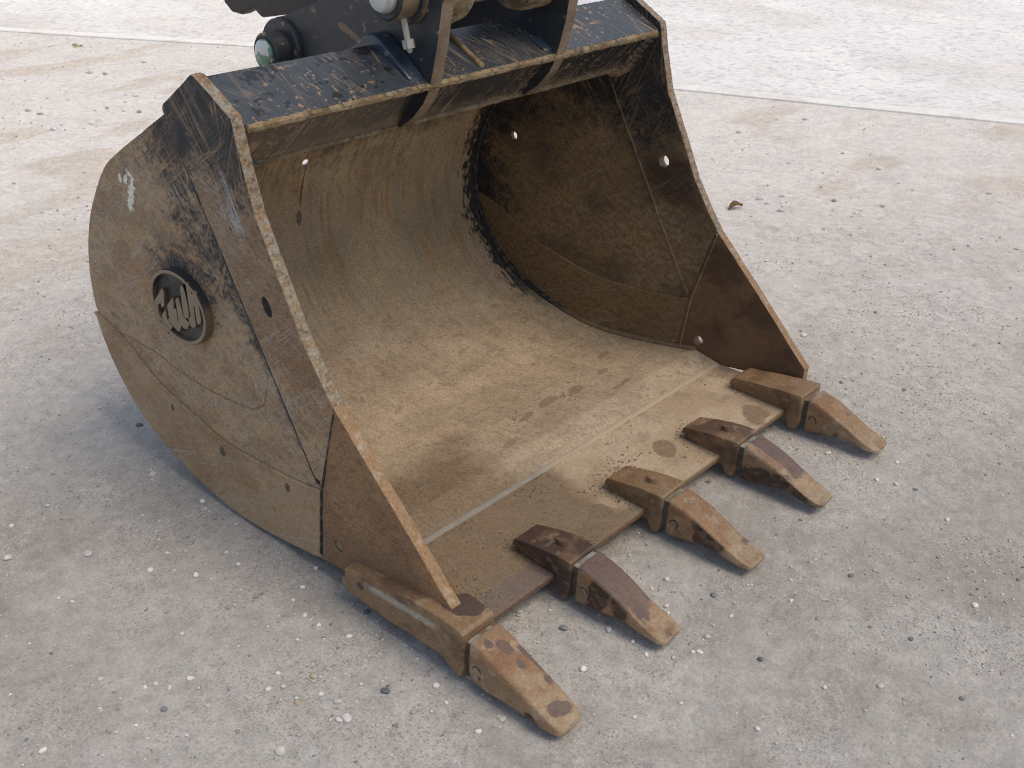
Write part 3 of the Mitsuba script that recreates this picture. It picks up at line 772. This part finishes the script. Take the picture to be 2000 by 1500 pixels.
# ------------------------------------------------------------------ badge
BC = (.8825, .4200)
by, bz, bt = .121, .094, math.radians(-6)
bd = f"{B}__badge"
add(bd, plate(circle(BC, by * .97, 56, bz * .97, bt), -.0025, .013, .003, 0, step=.02), "badge_steel", "round raised badge with slanted spiky lettering inside a rim")
ring = plate(circle(BC, by, 64, bz, bt), -.0145, .012, .004, 0, holes=[circle(BC, by * .90, 56, bz * .885, bt)], step=.02)
add(f"{bd}__rim", ring, "badge_steel")
GL = [[[1.0011, .3954], [.9821, .4154], [.9456, .4518], [.9367, .4473], [.9479, .4028], [.9618, .3931], [.9638, .4078], [.9798, .3953], [.9811, .3805], [.9807, .3495], [.9653, .3443], [.9802, .3317], [.9988, .3392], [1.002, .3607]],
      [[.9697, .3708], [.9474, .3942], [.9444, .3853], [.9434, .3691], [.9216, .355], [.9565, .3225], [.9733, .3294], [.985, .3346], [.9773, .3416], [.9615, .3511], [.9676, .3559]],
      [[.9351, .4089], [.9013, .4418], [.8988, .4275], [.9045, .4107], [.8933, .412], [.8924, .3797], [.8793, .3708], [.892, .3502], [.9052, .3481], [.9246, .3574], [.9451, .3696], [.935, .3728]],
      [[.8907, .4375], [.8756, .4511], [.8701, .432], [.864, .4017], [.8562, .3977], [.8387, .3903], [.8549, .3689], [.8681, .3657], [.8829, .3707], [.8945, .3813], [.8905, .3825]],
      [[.8598, .4773], [.8466, .4899], [.8413, .4785], [.8367, .459], [.8354, .4128], [.8431, .4008], [.8617, .397], [.8621, .4023], [.863, .4256]],
      [[.831, .494], [.8168, .5063], [.8129, .491], [.8101, .4753], [.7904, .4924], [.7849, .4848], [.7838, .4163], [.789, .4019], [.8056, .3977], [.8062, .443], [.8101, .4481], [.8119, .3903], [.8277, .3788], [.8414, .3841], [.8428, .4019], [.8315, .4119], [.8315, .4521]]]
for g in GL:
    add(f"{bd}__letter", plate((np.array(g) - np.mean(g, 0)) * .97 + np.mean(g, 0) + np.array([-.0015, .002]), -.0125, -.002, .0012, .0006, step=.006), "badge_steel", smooth=25)

# ------------------------------------------------------------------ teeth
HW = [.0465, .0455, .0465, .0480, .0480]
TC = [.0155, .3575, .7090, 1.0535, 1.3985]


def tooth_mesh(c, seed, drop=0.0, hw=.0475, tip=0.0, straight=False):
    if straight:
        S = [(-.1025, -.0205, -.1170, .93), (-.1045, -.0170, -.1215, .985), (-.110, -.0160, -.1225, 1.0), (-.150, -.0300, -.1215, 1.0), (-.190, -.0455, -.1205, .98), (-.230, -.0610, -.1200, .955),
             (-.265, -.0755, -.1200, .93), (-.295, -.0885, -.1215, .90), (-.315, -.0975, -.1230, .86), (-.327, -.1030, -.1235, .78), (-.334, -.1070, -.1225, .66), (-.3375, -.1120, -.1185, .46)]
    else:
        S = [(-.1025, -.0260, -.1175, .93), (-.1045, -.0228, -.1215, .985), (-.110, -.0222, -.1220, 1.0), (-.135, -.0275, -.1190, 1.0), (-.165, -.0365, -.1150, .98), (-.186, -.0440, -.1118, .955),
             (-.204, -.0518, -.1092, .93), (-.222, -.0605, -.1078, .905), (-.240, -.0690, -.1080, .885), (-.258, -.0775, -.1095, .875), (-.276, -.0855, -.1120, .875), (-.296, -.0930, -.1145, .88), (-.312, -.0985, -.1165, .87),
             (-.325, -.1025, -.1170, .83), (-.334, -.1060, -.1170, .76), (-.3390, -.1085, -.1165, .65), (-.3412, -.1110, -.1150, .48)]
    rng = np.random.default_rng(seed)
    n = 48
    th = np.linspace(0, 2 * np.pi, n, endpoint=False)
    rows = []
    for y, zt, zb, w in S:
        y -= tip * (y + .1)
        f = np.clip((-.1 - y) / .235, 0, 1)
        zt, zb = zt - drop * f, zb - drop * f * .5
        a, b = hw * w, (zt - zb) / 2
        e = .20 + .10 * f                                                    # squircle exponent
        cx = np.sign(np.cos(th)) * np.abs(np.cos(th)) ** e
        cz = np.sign(np.sin(th)) * np.abs(np.sin(th)) ** (e + .06)
        m = np.maximum(np.abs(np.cos(th)), np.abs(np.sin(th)))
        X, Z = a * cx, b * cz
        groove = (.002 if straight else .0095) * np.clip((f - .45) / .3, 0, 1) * np.clip(1.25 - np.abs(X / a - .05) / .55, 0, 1) * (np.sin(th) > 0) * np.clip((1 - f) / .06, 0, 1)
        rows.append(np.c_[c + X * (1 - .06 * (Z / b)), np.full(n, y), (zt + zb) / 2 + Z - groove])
    V = np.vstack(rows)
    V += ((meshkit.fbm(V * 26 + seed, 3, seed) - .5) * .0045)[:, None] * np.array([1, .3, 1])
    F = []
    for l in range(len(S) - 1):
        i = np.arange(n) + l * n
        j = (np.arange(n) + 1) % n + l * n
        F += [np.c_[i, j + n, j], np.c_[i, i + n, j + n]]
    F.append([[0, k, k + 1] for k in range(1, n - 1)])
    o = (len(S) - 1) * n
    F.append([[o, o + k + 1, o + k] for k in range(1, n - 1)])
    F = np.vstack(F)
    m = trimesh.Trimesh(V, F, process=False)
    return m if m.volume > 0 else trimesh.Trimesh(V, F[:, ::-1], process=False)


AD = [(.100, -.0675), (.0955, -.049), (.087, -.0405), (.040, -.0305), (-.020, -.0205), (-.0835, -.0160), (-.0875, -.0200), (-.0875, -.098), (-.071, -.130), (-.057, -.129), (-.046, -.110), (-.030, -.1095), (.03, -.112), (.095, -.113), (.102, -.09)]
AD0 = [(.306, -.082), (.304, -.064), (.293, -.060), (.292, -.047), (.298, -.042), (.282, -.032), (.190, -.020), (.085, -.001), (-.010, .004), (-.080, -.001), (-.0885, -.008), (-.0885, -.098), (-.075, -.131), (-.056, -.129), (-.022, -.104), (.143, -.106), (.285, -.1)]
AD4 = [(a * (1.6 if a > 0 else 1), b + (.003 if b > -.06 else 0)) for a, b in AD]
names = ["leftmost digging tooth, orange tan with a few dark spots", "second tooth from the left with a purple brown top", "middle tooth, orange at the back and dark along its side",
         "fourth tooth from the left with a near black lower side", "rightmost digging tooth, plain brown with a dark corner"]
for k, c in enumerate(TC):
    prof, hw = (AD0, .0485) if k == 0 else (AD4 if k == 4 else AD, .0475)
    if k == 4:
        hw = .055
    a = free(f"{B}__adapter")
    if k == 0:
        m = plate(prof, c - hw, c + hw, .007, .004, step=.012)
    else:
        up = [q for q in prof if q[1] > -.07]
        cap = plate([*up, (-.0875, -.050), (.062, -.050)], c - hw, c + hw, .005, .003, step=.012)
        core = plate([(a_ - (.012 if a_ > 0 else -.006), min(z_, -.034)) for a_, z_ in prof], c - hw * .86, c + hw * .86, .006, .004, step=.012)
        leg = plate([(-.0870, -.040), (-.0870, -.098), (-.075, -.131), (-.056, -.130), (-.046, -.110), (-.040, -.085), (-.052, -.040)], c - hw * .97, c + hw * .97, .005, .004, step=.012)
        m = trimesh.util.concatenate([cap, core, leg])
    v = np.array(m.vertices)
    if k not in (0,):
        f = np.clip((v[:, 1] + .08) / .18, 0, 1)
        v[:, 0] = c + (v[:, 0] - c) * (1.03 - .20 * f * f)
    v += ((meshkit.fbm(v * 24 + k * 3.1, 3, 60 + k) - .5) * .0035)[:, None] * np.array([.8, .3, 1])
    m = trimesh.Trimesh(v, m.faces, process=False)
    add(a, m, "adapter_rust", ["long left corner adapter under the corner plate", "dark purple brown tooth adapter", None, None, "right corner adapter"][k])
    if 0 < k < 4:
        cyl = m3.Manifold.cylinder(.014, .0205, .0180, 28).rotate([-5, 0, 0]).translate([c + .006, -.026, -.0215])
        add(f"{a}__wear_stud", cyl, "adapter_rust", smooth=30)
    nose = plate([(-.07, -.0285), (-.12, -.030), (-.20, -.060), (-.20, -.105), (-.07, -.111)], c - .038, c + .038, .008, .006)
    add(f"{a}__nose", nose, "nose_grey")
    t = free(f"{B}__tooth")
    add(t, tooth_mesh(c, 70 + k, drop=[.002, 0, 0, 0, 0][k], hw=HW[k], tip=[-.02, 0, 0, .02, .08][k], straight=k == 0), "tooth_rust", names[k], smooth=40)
    hwk = HW[k]
    add(f"{t}__retaining_pin", lathe([(.0005, c - hwk - .0020), (.0075, c - hwk - .0020), (.0098, c - hwk + .001), (.0102, c - hwk + .02)], (-.123, -.080), n=18), "tooth_rust")
    add(f"{t}__pin_hole", lathe([(.0100, c - hwk - .0004), (.0134, c - hwk - .0006), (.0140, c - hwk + .004)], (-.1250, -.0812), n=18), "dark_iron")

# ------------------------------------------------------------------ loose stones, gravel, litter
STONES = [(-0.483,1.036,9.8,"p"), (-0.342,0.906,9.6,"p"), (-0.271,0.741,5.9,"p"), (-0.209,0.64,7.8,"p"), (-0.208,0.767,6.0,"p"), (-0.108,0.662,5.9,"p"), (-0.063,0.416,5.6,"p"), (-0.107,0.396,4.9,"p"), (-0.124,0.333,7.9,"p"), (-0.123,0.282,6.0,"p"), (-0.183,0.28,3.5,"p"), (-0.54,0.487,5.4,"p"), (-0.487,0.399,4.7,"p"), (-0.466,0.392,6.4,"p"), (-0.453,0.362,5.8,"p"), (-0.408,0.353,7.6,"p"), (-0.274,0.228,5.2,"p"), (-0.291,0.187,5.1,"p"), (-0.229,0.166,6.8,"t"), (-0.299,0.127,7.2,"t"), (-0.429,0.256,6.2,"p"), (-0.583,0.405,5.2,"p"), (-0.494,0.315,5.7,"d"), (-0.25,0.113,5.6,"p"), (-0.241,0.069,8.3,"p"), (-0.401,0.048,11.3,"p"), (-0.714,0.39,6.3,"p"), (-0.557,0.316,4.5,"p"), (-0.593,0.327,4.5,"p"), (-0.502,0.22,5.0,"p"), (-0.272,0.027,6.6,"p"), (-0.416,1.16,5.8,"p"), (0.003,0.449,5.1,"p"), (-0.49,0.652,3.8,"p"), (-0.456,0.769,5.2,"p"), (-0.043,1.11,9.7,"p"), (-0.024,0.895,7.1,"p"), (-0.037,0.862,6.3,"p"), (0.073,1.377,9.7,"d"), (0.217,1.991,6.6,"p"), (0.048,1.566,6.7,"p"), (-0.019,0.237,7.2,"d"), (-0.098,0.205,5.9,"p"), (-0.042,0.045,4.6,"p"), (-0.26,0.02,9.3,"p"), (-0.175,0.074,4.5,"p"), (-0.07,-0.044,6.7,"p"), (-0.046,-0.209,8.1,"p"), (-0.101,-0.196,5.9,"p"), (0.173,-0.241,7.4,"p"), (0.31,-0.203,8.8,"p"), (0.219,-0.014,6.0,"p"), (-0.228,0.163,4.6,"p"), (-0.089,-0.093,4.9,"p"), (-0.154,0.022,7.8,"d"), (0.566,-0.313,8.0,"d"), (0.465,-0.25,5.5,"p"), (0.387,-0.394,5.8,"p"), (0.376,-0.383,4.6,"p"), (0.454,-0.503,5.8,"d"), (0.532,-0.381,4.8,"p"), (0.655,-0.268,3.8,"d"), (0.734,-0.416,5.7,"p"), (0.671,-0.454,5.0,"p"), (0.557,-0.074,4.5,"p"), (0.315,-0.266,4.7,"p"), (0.301,-0.313,5.2,"p"), (0.246,-0.125,7.6,"d"), (4.549,1.681,15.9,"p"), (4.059,1.182,8.6,"p"), (3.936,0.916,13.6,"p"), (3.117,1.111,16.1,"p"), (3.228,1.06,13.8,"p"), (3.035,0.95,14.5,"p"), (3.08,1.051,12.2,"p"), (3.158,0.995,7.4,"p"), (2.474,0.693,8.5,"p"), (3.913,0.355,12.0,"p"), (3.407,0.646,11.3,"p"), (3.283,0.689,9.8,"p"), (4.043,1.809,13.5,"p"), (3.323,0.842,11.3,"t"), (1.667,0.034,6.8,"p"), (1.316,-0.202,7.6,"p"), (1.282,-0.366,6.7,"p"), (1.301,-0.413,6.7,"p"), (1.404,-0.367,5.3,"p"), (1.315,-0.463,5.9,"d"), (1.953,-0.029,7.2,"p"), (1.767,-0.018,6.0,"p"), (1.95,0.229,11.0,"p"), (1.94,0.003,6.3,"p"), (1.729,-0.027,6.0,"d"), (1.567,5.181,15.5,"p"), (1.58,5.06,15.3,"t"), (2.209,5.064,17.6,"p"), (2.183,5.124,12.4,"p"), (1.922,4.893,11.9,"t"), (2.012,4.684,13.3,"t"), (2.254,6.202,18.0,"p"), (2.823,7.128,11.3,"p"), (1.847,4.902,11.8,"p"), (1.963,4.769,15.1,"p"), (2.382,5.756,17.3,"p"), (2.336,5.871,19.4,"p"), (2.762,5.903,16.0,"p"), (2.076,4.956,8.6,"p"), (0.87,3.874,11.1,"p"), (1.752,4.692,19.6,"p"), (1.693,4.654,19.5,"p"), (1.509,4.707,19.4,"p"), (1.474,4.685,17.7,"p"), (1.546,4.742,14.6,"p"), (1.861,6.15,13.7,"p"), (0.556,-0.73,6.4,"p"), (0.855,-0.51,5.9,"d"), (1.236,-0.583,6.5,"p"), (0.945,-0.773,6.5,"p"), (0.738,-0.714,5.6,"d"), (0.473,-0.645,5.8,"p"), (0.136,-0.406,4.9,"p"), (0.235,-0.45,4.4,"p"), (0.28,-0.603,5.5,"p"), (0.64,-0.869,5.9,"d"), (0.289,-0.69,4.9,"p")]


def stone_mesh(rng, r, sub=2, flat=.62):
    m = trimesh.creation.icosphere(subdivisions=sub)
    v = np.array(m.vertices)
    for _ in range(6):
        d = rng.normal(size=3); d /= np.linalg.norm(d)
        lim = rng.uniform(.55, .9)
        s = v @ d
        v -= np.maximum(s - lim, 0)[:, None] * d * .9
    v *= np.array([rng.uniform(.85, 1.25), rng.uniform(.75, 1.1), flat * rng.uniform(.85, 1.2)])
    a = rng.uniform(0, 2 * np.pi)
    R = np.array([[math.cos(a), -math.sin(a), 0], [math.sin(a), math.cos(a), 0], [0, 0, 1]])
    return trimesh.Trimesh(v @ R.T * r, m.faces, process=False)


def stone_colour(rng, kind):
    if kind == "d":
        b = np.array([.17, .175, .19]) * rng.uniform(.7, 1.3)
    elif kind == "t":
        b = np.array([.42, .345, .25]) * rng.uniform(.85, 1.1)
    else:
        b = np.array([.60, .585, .56]) * rng.uniform(.8, 1.15) * np.array([1, rng.uniform(.97, 1.01), rng.uniform(.93, 1.06)])
    return b


rng = np.random.default_rng(21)
MARKS = [((-.55, 1.0), "at the far left edge level with the badge"), ((-.30, .68), "on the open dirt left of the bucket belly"), ((-.02, 1.0), "close beside the bucket belly"),
         ((.12, 1.7), "at the left behind the round badge"), ((-.48, .36), "towards the lower left corner of the photo"), ((-.26, .13), "near the bottom edge left of the leftmost tooth"),
         ((-.08, .30), "just left of the long left corner adapter"), ((-.06, .02), "beside the leftmost tooth"), ((.10, -.20), "below the tips of the leftmost and second teeth"),
         ((.27, -.06), "between the leftmost and second teeth"), ((.42, -.40), "in front of the second tooth from the left"), ((.58, -.20), "between the second and middle teeth"),
         ((.72, -.42), "in front of the middle tooth"), ((.55, -.75), "towards the bottom edge at the lower right"), ((1.0, -.70), "towards the lower right corner of the photo"),
         ((1.30, -.38), "in front of the fourth and rightmost teeth"), ((1.85, .02), "right of the rightmost tooth"), ((2.45, .65), "beside the right corner plate"), ((3.15, .95), "near the dead leaf"),
         ((3.9, .9), "on the far dirt at the right, short of the edging"), ((1.55, 4.75), "in the pale cluster at the upper left"), ((1.95, 4.85), "just beyond the left front strip"), ((2.35, 6.0), "at the upper left near the weed")]
BIG = [s for s in STONES if s[2] >= (5.6 if abs(s[0]) + abs(s[1]) < 2.4 else 11.5)]
SMALL = [s for s in STONES if s not in BIG]
TONE = {"p": "pale", "t": "tan", "d": "dark grey"}
place = [min(range(len(MARKS)), key=lambda m: (s[0] - MARKS[m][0][0]) ** 2 + (s[1] - MARKS[m][0][1]) ** 2) for s in BIG]
ORD = ["largest", "second largest", "third largest", "fourth largest", "fifth largest", "sixth largest", "seventh largest", "eighth largest", "ninth largest"]


def stone_at(s, sub=2):
    x, y, r, kind = s
    m = stone_mesh(rng, r / 1000 * 1.12, sub)
    v = np.array(m.vertices) + [x, y, GZ + float(yard_height(np.array([x]), np.array([y]))[0]) + r / 1000 * .30]
    col = stone_colour(rng, kind)
    return trimesh.Trimesh(v, m.faces, process=False), np.clip(col[None] * (.8 + .4 * meshkit.fbm(v * 90, 2, 3))[:, None], 0, 1)


for k, s in enumerate(BIG):
    m, cc = stone_at(s)
    peers = sorted([i for i in range(len(BIG)) if place[i] == place[k] and BIG[i][3] == s[3]], key=lambda i: -BIG[i][2])
    rank = peers.index(k)
    word = "lone" if len(peers) == 1 else ("smallest" if rank == len(peers) - 1 else ORD[min(rank, 8)])
    add("stone", m, "stone_mat", f"{word} {TONE[s[3]]} stone {MARKS[place[k]][1]}", "stone", "loose stones on the dirt yard", smooth=True, color=cc)
small = [stone_at(s, 1) for s in SMALL]
small_mesh, small_col = trimesh.util.concatenate([a for a, _ in small]), np.vstack([c for _, c in small])


def gravel(n, seed, area, rmin, rmax, dens, colours, z=None):
    rng = np.random.default_rng(seed)
    base = [stone_mesh(np.random.default_rng(100 + i), 1.0, 1 if i % 2 else 1) for i in range(14)]
    ico = trimesh.creation.icosahedron()
    V, Fc, C, off = [], [], [], 0
    made = 0
    while made < n:
        x, y = rng.uniform(area[0], area[1], 4000), rng.uniform(area[2], area[3], 4000)
        keep = rng.uniform(size=4000) < dens(x, y)
        for px, py in zip(x[keep], y[keep]):
            if made >= n:
                break
            r = rmin + (rmax - rmin) * rng.uniform() ** 3.2
            v = np.array(ico.vertices) * rng.uniform(.7, 1.2, (12, 1)) * np.array([1, rng.uniform(.7, 1), .6]) * r
            zz = (GZ + float(yard_height(np.array([px]), np.array([py]))[0])) if z is None else z(px, py)
            V.append(v + [px, py, zz + r * .25]); Fc.append(np.array(ico.faces) + off); off += 12
            c = colours[rng.integers(len(colours))]
            C.append(np.repeat((np.array(c) * rng.uniform(.75, 1.2))[None], 12, 0))
            made += 1
    return trimesh.Trimesh(np.vstack(V), np.vstack(Fc), process=False), np.clip(np.vstack(C), 0, 1)


def patchy(x, y):
    p = np.stack([x, y, np.zeros_like(x)], -1)
    side = np.interp(y, KERB[::-1, 1], KERB[::-1, 0]) - x
    inside = (x > -.02) & (x < 1.52) & (y > -.02) & (y < 1.3)
    return np.clip((meshkit.fbm(p * 2.2, 3, 31) - .36) * 3.2, .04, 1) * (side > .05) * np.where(inside, .15, 1)


PALE = [(.54, .53, .51), (.49, .48, .46), (.46, .44, .42), (.40, .37, .33), (.25, .245, .25), (.33, .30, .27), (.62, .60, .58)]
gm, gc = gravel(22000, 5, (-1.0, 2.6, -1.1, 2.4), .0009, .0046, patchy, PALE)
gm, gc = trimesh.util.concatenate([gm, small_mesh]), np.vstack([gc, small_col])
add("gravel", gm, "stone_mat", "fine loose gravel scattered over the dirt yard", kind="stuff", smooth=True, color=gc)
gm, gc = gravel(5200, 6, (-.5, 5.6, -1.0, 8.0), .002, .0085, patchy, PALE)
add("gravel", gm, "stone_mat", "coarser loose gravel scattered towards the edging", kind="stuff", smooth=True, color=gc)

# crumbs of earth lying in the bucket
def floor_z(x, y):
    return float(np.interp(y, [-.03, .268, .30, .432, .623, .791], [-.080, -.080, -.0835, -.0745, -.102, -.108]))


def crumbs(x, y):
    p = np.stack([x, y, np.zeros_like(x)], -1)
    heel = np.exp(-((y - .115) / .022) ** 2) * np.max([np.exp(-((x - c) / .045) ** 2) for c in TC[1:]], 0)
    return np.clip(np.clip((meshkit.fbm(p * 7, 3, 41) - .45) * 5, 0, 1) * np.clip(1.25 - x * 1.0, 0.10, 1) + 1.5 * heel, 0, 1)


gm, gc = gravel(7000, 8, (.06, 1.42, -.02, .56), .0005, .0034, crumbs, [(.17, .125, .085), (.21, .16, .11), (.13, .10, .07), (.30, .235, .16)], z=floor_z)
add("loose_earth", gm, "stone_mat", "crumbs of dry earth lying on the bucket floor and lip", kind="stuff", smooth=True, color=gc)


def weed(x, y):
    rng = np.random.default_rng(3)
    V, F, o = [], [], 0
    for k in range(34):
        a, l, w = rng.uniform(0, 2 * np.pi), rng.uniform(.018, .042), rng.uniform(.004, .008)
        d, s = np.array([math.cos(a), math.sin(a), rng.uniform(.2, .9)]), np.array([-math.sin(a), math.cos(a), 0])
        b = np.array([x, y, GZ]) + rng.normal(0, .028, 3) * [1, 1, 0]
        V += [b, b + d * l * .5 + s * w, b + d * l - [0, 0, l * .25], b + d * l * .5 - s * w]
        F += [[o, o + 1, o + 2], [o, o + 2, o + 3]]; o += 4
    return trimesh.Trimesh(np.array(V), np.array(F), process=False)


add("weed", weed(2.73, 6.81), "leaf_green", "tiny yellow green weed growing on the dirt at the upper left", "plant", smooth=False)


def leaf(x, y):
    t = np.linspace(0, 1, 9)
    w = .017 * np.sin(np.pi * t) ** .7
    c = np.c_[x + .075 * t, y - .028 * t, GZ + .006 + .018 * np.sin(np.pi * t * .9)]
    V = np.vstack([c + np.c_[.3 * w, w, .012 * np.sin(3 * t)], c + np.c_[0 * w, 0 * w, -.006 + 0 * w], c - np.c_[.3 * w, w, -.010 * t]])
    F = []
    for r in range(2):
        for k in range(8):
            i = r * 9 + k
            F += [[i, i + 1, i + 10], [i, i + 10, i + 9]]
    return trimesh.Trimesh(V, np.array(F), process=False)


add("dead_leaf", leaf(2.885, 1.135), "leaf_brown", "curled brown dead leaf on the dirt right of the bucket", "leaf", smooth=True)
